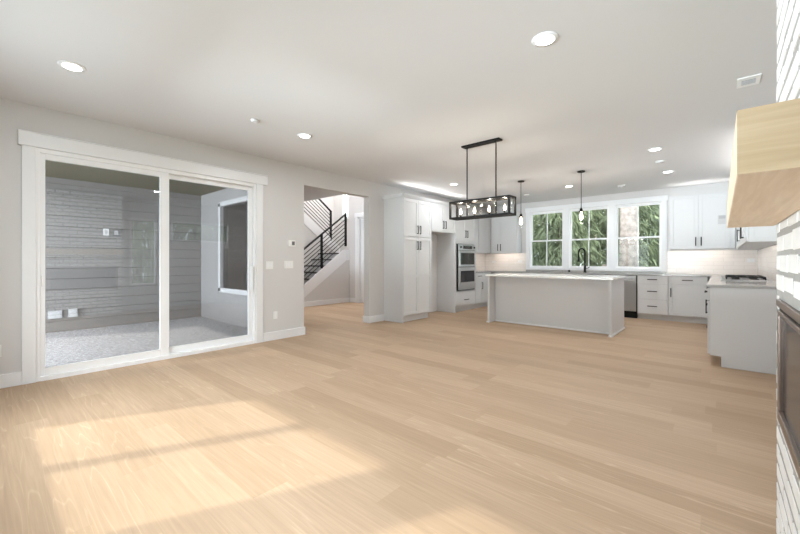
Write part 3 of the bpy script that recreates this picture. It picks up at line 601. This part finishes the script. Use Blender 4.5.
# ------------------------------------------------------------------ faucet, button, cooktop
fx, fy = -2.47, 9.60
t = thing('faucet', (fx, fy, CT), 'tall black arched kitchen faucet in front of the middle window', 'faucet')
MB().lathe((fx, fy, CT), [(.036, .001), (.036, .012), (.027, .02), (.027, .14), (.020, .15)], 16).build('base', M['black'], t)
arc = [(fx, fy, CT + .14), (fx, fy, CT + .46)] + [(fx - .055 + .055 * math.cos(a), fy - .06 + .06 * math.cos(a), CT + .46 + .11 * math.sin(a)) for a in [R(12 * k) for k in range(1, 16)]]
MB().tube(arc + [(fx - .11, fy - .12, CT + .36)], .018, 10).build('spout', M['black'], t)
MB().tube([(fx - .11, fy - .12, CT + .37), (fx - .11, fy - .12, CT + .25)], [.022, .027], 12).build('spray_head', M['black'], t)
MB().tube([(fx, fy, CT + .09), (fx + .07, fy - .02, CT + .10), (fx + .11, fy - .03, CT + .13)], .008, 8).build('lever', M['black'], t)
t = thing('air_switch', (-2.83, 9.60, CT), 'small black button cap on the counter left of the faucet', 'button')
MB().lathe((-2.83, 9.60, CT), [(.022, .001), (.022, .04), (.016, .05)], 14).build('cap', M['black'], t)
t = thing('cooktop', (.24, 7.35, CT), 'stainless gas cooktop with black grates set in the right counter', 'cooktop')
MB().box(.0, .47, 6.92, 7.80, CT + .001, CT + .014).build('tray', M['steel'], t, .003)
for k in range(3):
    y0 = 6.94 + k * .285; g = MB()
    for x in (.06, .17, .28, .39, .45): g.box(x - .007, x + .007, y0, y0 + .27, CT + .040, CT + .056)
    for y in (y0, y0 + .09, y0 + .18, y0 + .27): g.box(.055, .455, y - .006, y + .006, CT + .040, CT + .056)
    for x in (.06, .45):
        for y in (y0 + .004, y0 + .266): g.box(x - .008, x + .008, y - .006, y + .006, CT + .013, CT + .042)
    g.build('grate', M['black'], t, .002)
    for x in (.16, .35): MB().lathe((x, y0 + .135, CT), [(.045, .013), (.045, .022), (.03, .030)], 16).build('burner', M['black'], t)
for k in range(5): MB().lathe((.030, 7.0 + k * .17, CT), [(.019, .0135), (.019, .035), (.015, .04)], 14).build('knob', M['steel'], t)

# ------------------------------------------------------------------ fireplace wall
BX = .175; CY0, CY1 = .80, 2.215
FY0, FY1, FZa, FZb = .92, 2.125, .58, 1.068
ch = MB().box(BX + .0025, XR - .001, CY0 + .01, FY0, .001, C - .001).box(BX + .0025, XR - .001, FY1, CY1 - .006, .001, C - .001).box(BX + .0025, XR - .001, FY0, FY1, .001, FZa).box(BX + .0025, XR - .001, FY0, FY1, FZb, C - .001).box(.45, XR - .001, FY0, FY1, FZa, FZb)
chim = thing('wall_fireplace', (.35, 1.5, 0), 'white brick chimney breast with thick grey mortar at right edge', 'chimney', None, 'structure')
ch.build('mortar', M['mortar'], chim)
bk = MB(); course = .0785; bl = .232; k = 0; z = .004
rr = random.Random(3)
def brick(y0, y1, z0, z1):
    j = lambda s_: rr.uniform(-s_, s_)
    x = BX + j(.0010); n = len(bk.v)
    c = .003
    ys = (y0 + j(.003), y1 + j(.003)); zs = (z0 + j(.005), z1 + j(.005))
    pts = []
    for xx, inset in ((BX + .02, 0), (x + .0025, 0), (x, c)):
        for (yy, zz_) in ((ys[0] + inset, zs[0] + inset), (ys[1] - inset, zs[0] + inset), (ys[1] - inset, zs[1] - inset), (ys[0] + inset, zs[1] - inset)):
            pts.append((xx + (j(.0006) if inset else 0), yy + j(.002), zz_ + j(.002)))
    bk.v += pts
    for L in range(2):
        for q in range(4):
            r_ = (q + 1) % 4; bk.f.append((n + L * 4 + q, n + L * 4 + r_, n + L * 4 + 4 + r_, n + L * 4 + 4 + q)); bk.sm.append(False)
    bk.f.append((n + 8, n + 9, n + 10, n + 11)); bk.sm.append(False)
while z < C - .05:
    y = CY1 + .002 - (0 if k % 2 == 0 else 0); first = bl if k % 2 == 0 else bl / 2 - .006
    z1 = z + course - .021
    while y > CY0 + .03:
        y0 = max(y - first, CY0 + .0); first = bl
        if y0 < FY1 + .004 and y - .019 > FY0 - .004:          # beside, under or over the fireplace
            if z1 < FZa or z > FZb: parts = [(y0, y - .019, z, z1)]
            else:
                parts = []
                if FY1 + .004 < y - .03: parts.append((FY1 + .004, y - .019, z, z1))
                if FY0 - .004 > y0 + .02: parts.append((y0, FY0 - .004, z, z1))
                if z1 > FZb + .015: parts.append((max(y0, FY0), min(y - .019, FY1), FZb + .004, z1))
                if z < FZa - .015: parts.append((max(y0, FY0), min(y - .019, FY1), z, FZa - .004))
        else: parts = [(y0, y - .019, z, z1)]
        for p_ in parts:
            if p_[1] - p_[0] > .012: brick(*p_)
        y = y0
    # far return of the chimney: header bricks turning the corner
    z += course; k += 1
bk.build('bricks', M['brick'], chim)
bs2 = MB(); z = .004; k = 0
while z < C - .05:
    x = BX + .004; step = .11 if k % 2 == 0 else .232
    while x < XR - .03:
        x1 = min(x + step, XR - .002); bs2.box(x, x1 - .012, CY1 - .02, CY1 + rr.uniform(-.003, .003), z, z + course - .021); x = x1; step = .232
    z += course; k += 1
bs2.build('bricks', M['brick'], chim, .004)
# linear fireplace
t = thing('fireplace', (.3, 1.53, FZa), 'linear glass-front fireplace with bronze frame set into white brick', 'fireplace')
MB().box(BX - .004, BX + .03, FY0 + .002, FY1, FZa + .002, FZa + .045).box(BX - .004, BX + .03, FY0 + .002, FY1, 1.005, FZb - .045 + .0).box(BX - .004, BX + .03, FY0 + .002, FY0 + .05, FZa + .045, 1.005).box(BX - .004, BX + .03, FY1 - .045, FY1, FZa + .045, 1.005).build('frame', M['firemetal'], t, .003)
MB().box(BX - .007, BX + .03, FY0 + .002, FY1, 1.038, FZb - .002).build('hood', M['firemetal'], t, .003)
MB().box(BX + .004, BX + .03, FY0 + .004, FY1 - .002, 1.0225, 1.0385).build('vent', M['black'], t)
MB().box(BX + .008, BX + .014, FY0 + .045, FY1 - .04, FZa + .04, 1.010).build('glass', M['fireglass'], t)
MB().box(BX + .05, .44, FY0 + .01, FY1 - .01, FZa + .01, FZb - .01).build('firebox', M['black'], t)
# mantel beam
t = thing('mantel_shelf', (.1, 1.53, 1.367), 'thick light oak mantel beam on the white brick chimney', 'mantel')
MB().box(.020, BX - .0045, .852, 2.205, 1.367, 1.477).build('beam', M['oak'], t, .003)
MB().box(.0205, BX - .005, .8505, .8525, 1.3675, 1.4765).build('end_grain', M['oakend'], t)

# ------------------------------------------------------------------ ceiling fixtures
def can(x, y, label, power=4.2, first=[None]):
    if first[0] is None:
        t = thing('recessed_light', (x, y, C), label, 'light', 'recessed ceiling lights')
        pr = [(.088, -.001), (.088, -.005), (.066, -.010)]
        MB().lathe((x, y, C), [(.066, -.0095), (.086, -.006), (.090, -.001)], 28).build('trim_ring', M['vinyl'], t)
        MB().lathe((x, y, C), [(.058, -.0125), (.062, -.0098)], 28).build('lens', M['lens'], t)
        first[0] = t
    else:
        t = copy_tree(first[0]); t.location = (x, y, C); t['label'] = label
    area_light('recessed_lamp', (x, y, C - .014), (0, 0, -1), .11, .11, power, (.93, .97, 1.0), t, 'DISK')
    return t
for x, y, l in ((-3.913, .485, 'recessed ceiling light above the sliding door end, at far left'), (-.932, 2.616, 'largest recessed light, nearest the viewer in the ceiling'), (-3.90, 2.663, 'recessed ceiling light left of centre near the hall opening'),
                (-4.083, 6.337, 'recessed ceiling light in front of the pantry'), (-2.387, 8.085, 'recessed ceiling light just left of the right island pendant'),
                (-.693, 6.199, 'recessed ceiling light left of the mantel, nearer of the close pair'), (-.697, 7.911, 'recessed ceiling light left of the mantel, farther of the close pair')):
    can(x, y, l)
def disc(name, x, y, r, label):
    t = thing(name, (x, y, C), label, 'detector')
    MB().lathe((x, y, C), [(r * .7, -.028), (r * .95, -.018), (r, -.001)], 24).build('cover', M['ceil'], t)
    MB().lathe((x, y, C), [(r * .3, -.031), (r * .35, -.027)], 16).build('button', M['plastic'], t)
disc('sprinkler_cap', -3.887, 2.005, .045, 'small round ceiling cap between the two left recessed lights')
disc('smoke_detector', -.72, 7.0, .06, 'white smoke detector between the paired recessed lights')
disc('ceiling_speaker', -3.45, 8.5, .075, 'small round ceiling cap near the left kitchen window')
disc('ceiling_speaker', -1.55, 8.75, .075, 'small round ceiling cap above the right kitchen window')
t = thing('ceiling_vent', (.20, 4.38, C), 'white rectangular ceiling vent by the brick chimney', 'vent')
MB().box(.105, .255, 4.27, 4.49, C - .010, C - .001).build('frame', M['plastic'], t, .003)
MB().box(.135, .225, 4.33, 4.43, C - .012, C - .0095).build('slot', M['graydisplay'], t)
for k in range(5): MB().box(.135, .225, 4.335 + k * .02, 4.342 + k * .02, C - .015, C - .0115).build('louver', M['paper'], t)

# chandelier
cxm, cym = -2.385, 4.36
t = thing('chandelier', (cxm, cym, C), 'rectangular black-framed linear chandelier with four candle bulbs', 'chandelier')
MB().box(cxm - .275, cxm + .275, cym - .055, cym + .055, C - .022, C - .001).build('canopy', M['bronze'], t, .003)
fx0, fx1, fy0, fy1, fz0, fz1 = -2.825, -1.945, 4.26, 4.46, 1.79, 2.03; q = .025
fr = MB()
for z in (fz0, fz1 - q):
    fr.box(fx0, fx1, fy0, fy0 + q, z, z + q).box(fx0, fx1, fy1 - q, fy1, z, z + q).box(fx0, fx0 + q, fy0 + q, fy1 - q, z, z + q).box(fx1 - q, fx1, fy0 + q, fy1 - q, z, z + q)
for x in (fx0, fx1 - q):
    for y in (fy0, fy1 - q): fr.box(x, x + q, y, y + q, fz0 + q, fz1 - q)
fr.build('frame', M['bronze'], t, .0015)
MB().box(fx0 + q, fx1 - q, cym - .03, cym + .03, fz0, fz0 + .012).build('tray', M['bronze'], t)
MB().box(fx0 + q, fx1 - q, cym - .010, cym + .010, fz1 - q, fz1).build('crossbar', M['bronze'], t)
for x in (-2.60, -2.175): MB().tube([(x, cym, fz0 + .01), (x, cym, C - .02)], .0085, 10).build('rod', M['bronze'], t)
for a in ((fx0 + q, fx1 - q, fy0 + .007, fy0 + .010), (fx0 + q, fx1 - q, fy1 - .010, fy1 - .007)): MB().box(a[0], a[1], a[2], a[3], fz0 + q, fz1 - q).build('glass_panel', M['clear'], t)
for a in ((fx0 + .007, fx0 + .010), (fx1 - .010, fx1 - .007)): MB().box(a[0], a[1], fy0 + q, fy1 - q, fz0 + q, fz1 - q).build('glass_panel', M['clear'], t)
for x in (-2.70, -2.485, -2.27, -2.055):
    s_ = MB().lathe((x, cym, fz0), [(.022, .012), (.022, .018), (.012, .022), (.012, .065)], 14).build('candle_socket', M['bronze'], t)
    MB().lathe((x, cym, fz0), [(.008, .066), (.014, .078), (.018, .094), (.015, .112), (.007, .132), (.002, .148)], 14).build('bulb', M['bulb'], s_)
    pl_ = bpy.data.lights.new('bulb_light', 'POINT'); pl_.energy = 3; pl_.color = (1, .88, .72); pl_.shadow_soft_size = .02
    po = bpy.data.objects.new('bulb_light', pl_); COL.objects.link(po); po.parent = t; po.location = Vector((x, cym, fz0 + .19)) - Vector(t.location)

# island pendants
def pendant(x, y, label):
    t = thing('pendant_light', (x, y, C), label, 'pendant light', 'pendants over the island')
    MB().lathe((x, y, C), [(.055, -.022), (.062, -.016), (.062, -.001)], 24).build('canopy', M['bronze'], t)
    MB().tube([(x, y, 2.13), (x, y, C - .02)], .0055, 8).build('stem', M['bronze'], t)
    MB().lathe((x, y, 0), [(.042, 2.075), (.042, 2.085), (.024, 2.09), (.024, 2.115), (.012, 2.14)], 16).build('socket', M['bronze'], t)
    MB().lathe((x, y, 0), [(.040, 1.835), (.040, 2.076)], 20, False).build('glass_shade', M['clear'], t)
    MB().lathe((x, y, 0), [(.012, 2.074), (.014, 2.05), (.026, 2.0), (.026, 1.96), (.015, 1.935), (.003, 1.925)], 14).build('bulb', M['bulb'], t)
    pl_ = bpy.data.lights.new('bulb_light', 'POINT'); pl_.energy = 5.5; pl_.color = (1, .9, .76); pl_.shadow_soft_size = .02
    po = bpy.data.objects.new('bulb_light', pl_); COL.objects.link(po); po.parent = t; po.location = Vector((0, 0, 1.88 - C))
pendant(-2.944, 6.96, 'slim black pendant above the left half of the island')
pendant(-1.83, 6.88, 'slim black pendant above the right half of the island, before the middle window')

# ------------------------------------------------------------------ outdoors
struct(MB().box(-30, 30, YB + TW, 40, -.5, -.4).box(XR + TW, 30, -20, YB + TW, -.5, -.4), 'floor_yard', M['lawn'], 'green ground outside the windows', 'ground')
def fence(x0, x1, y, z, label):
    t = thing('wooden_fence', ((x0 + x1) / 2, y, -.4), label, 'fence')
    for k in range(int((z + .4) / .145)): MB().box(x0, x1, y, y + .02, -.38 + k * .145, -.38 + k * .145 + .138).build('board', M['fence'], t)
    x = x0
    while x <= x1: MB().box(x - .05, x + .05, y + .02, y + .11, -.4, z + .05).build('post', M['fence'], t); x += 2.2
fence(-9, 4, 11.2, 1.08, 'weathered wooden fence beyond the kitchen windows')
def tree(x, y, h, r, leaf, label, n, droop=.35, trunk='darkbark', tr=.14, base_=-.4, low=.12, qs=1.0):
    t = thing('conifer_tree', (x, y, base_), label, 'tree', 'trees behind the house')
    MB().tube([(x, y, base_), (x + .05, y, base_ + h * .5), (x, y, base_ + h)], [tr, tr * .7, .02], 12).build('trunk', M[trunk], t)
    f = MB(); q = random.Random(int(x * 31 + y * 17))
    for i in range(n):
        u = q.random() ** .8; z = base_ + h * (low + (1 - low) * u); rad = r * (1 - u * .75) * math.sqrt(q.random()); a = q.uniform(0, 2 * math.pi)
        c = Vector((x + rad * math.cos(a), y + rad * math.sin(a), z - droop * rad * .6))
        for s_ in range(5):
            L = q.uniform(.14, .42) * qs; w_ = q.uniform(.010, .028) * qs
            d = Vector((math.cos(a + q.uniform(-1, 1)), math.sin(a + q.uniform(-1, 1)), q.uniform(-2.6, -.2))).normalized()
            sd = d.cross(Vector((q.uniform(-1, 1), q.uniform(-1, 1), q.uniform(-1, 1)))).normalized() * w_
            c2 = c + Vector((q.uniform(-.15, .15), q.uniform(-.15, .15), q.uniform(-.15, .15)))
            f.quad(c2 - sd, c2 + d * L * .5 - sd * .9, c2 + d * L, c2 + d * L * .5 + sd * .9)
    f.build('foliage', M[leaf], t)
tree(-5.6, 13.2, 6.5, 1.7, 'leaf1', 'drooping cedar filling the left kitchen window', 3200)
tree(-4.0, 12.6, 7.0, 1.6, 'leaf1', 'drooping cedar outside the left and middle windows', 3200)
tree(-3.1, 15.6, 7.5, 2.0, 'leaf3', 'paler tree behind the middle window', 2600)
tree(-2.25, 13.4, 6.5, 1.3, 'leaf1', 'green tree outside the middle window', 2400)
tree(-6.8, 16.0, 8, 2.2, 'leaf2', 'dark fir far behind the left window', 2600)
tree(-.45, 15.8, 7.5, 2.1, 'leaf2', 'dark fir outside the right window', 3200)
tree(1.6, 15.2, 7, 2.0, 'leaf2', 'dark fir at the far right of the yard', 2000)
tree(-4.6, 18.5, 10, 2.6, 'leaf2', 'tall fir in the back row of trees', 2400, qs=1.5)
tree(-1.3, 18.5, 10, 2.6, 'leaf3', 'pale conifer in the back row of trees', 2400, qs=1.5)
t = thing('pine_tree', (-2.02, 12.4, -.4), 'tall tree with a broad pinkish-grey trunk outside the right window', 'tree')
MB().tube([(-2.02, 12.4, -.4), (-2.01, 12.4, 2), (-2.04, 12.4, 5), (-2.02, 12.4, 9)], [.27, .235, .22, .18], 24).build('trunk', M['bark'], t)
for k in range(5):
    a = k * 1.3; MB().tube([(-2.02, 12.4, 5.5 + k * .5), (-2.02 + math.cos(a) * 1.4, 12.4 + math.sin(a) * 1.4, 5.9 + k * .5)], [.06, .015], 8).build('branch', M['bark'], t)
tree(3.9, 3.4, 5, 1.5, 'leaf3', 'leafy tree outside the tall right-wall window', 2200)
tree(4.2, 5.3, 5.5, 1.6, 'leaf3', 'leafy tree outside the high right-wall window', 2200)
tree(4.6, 7.2, 5.5, 1.6, 'leaf1', 'leafy tree beyond the right kitchen wall', 2000)
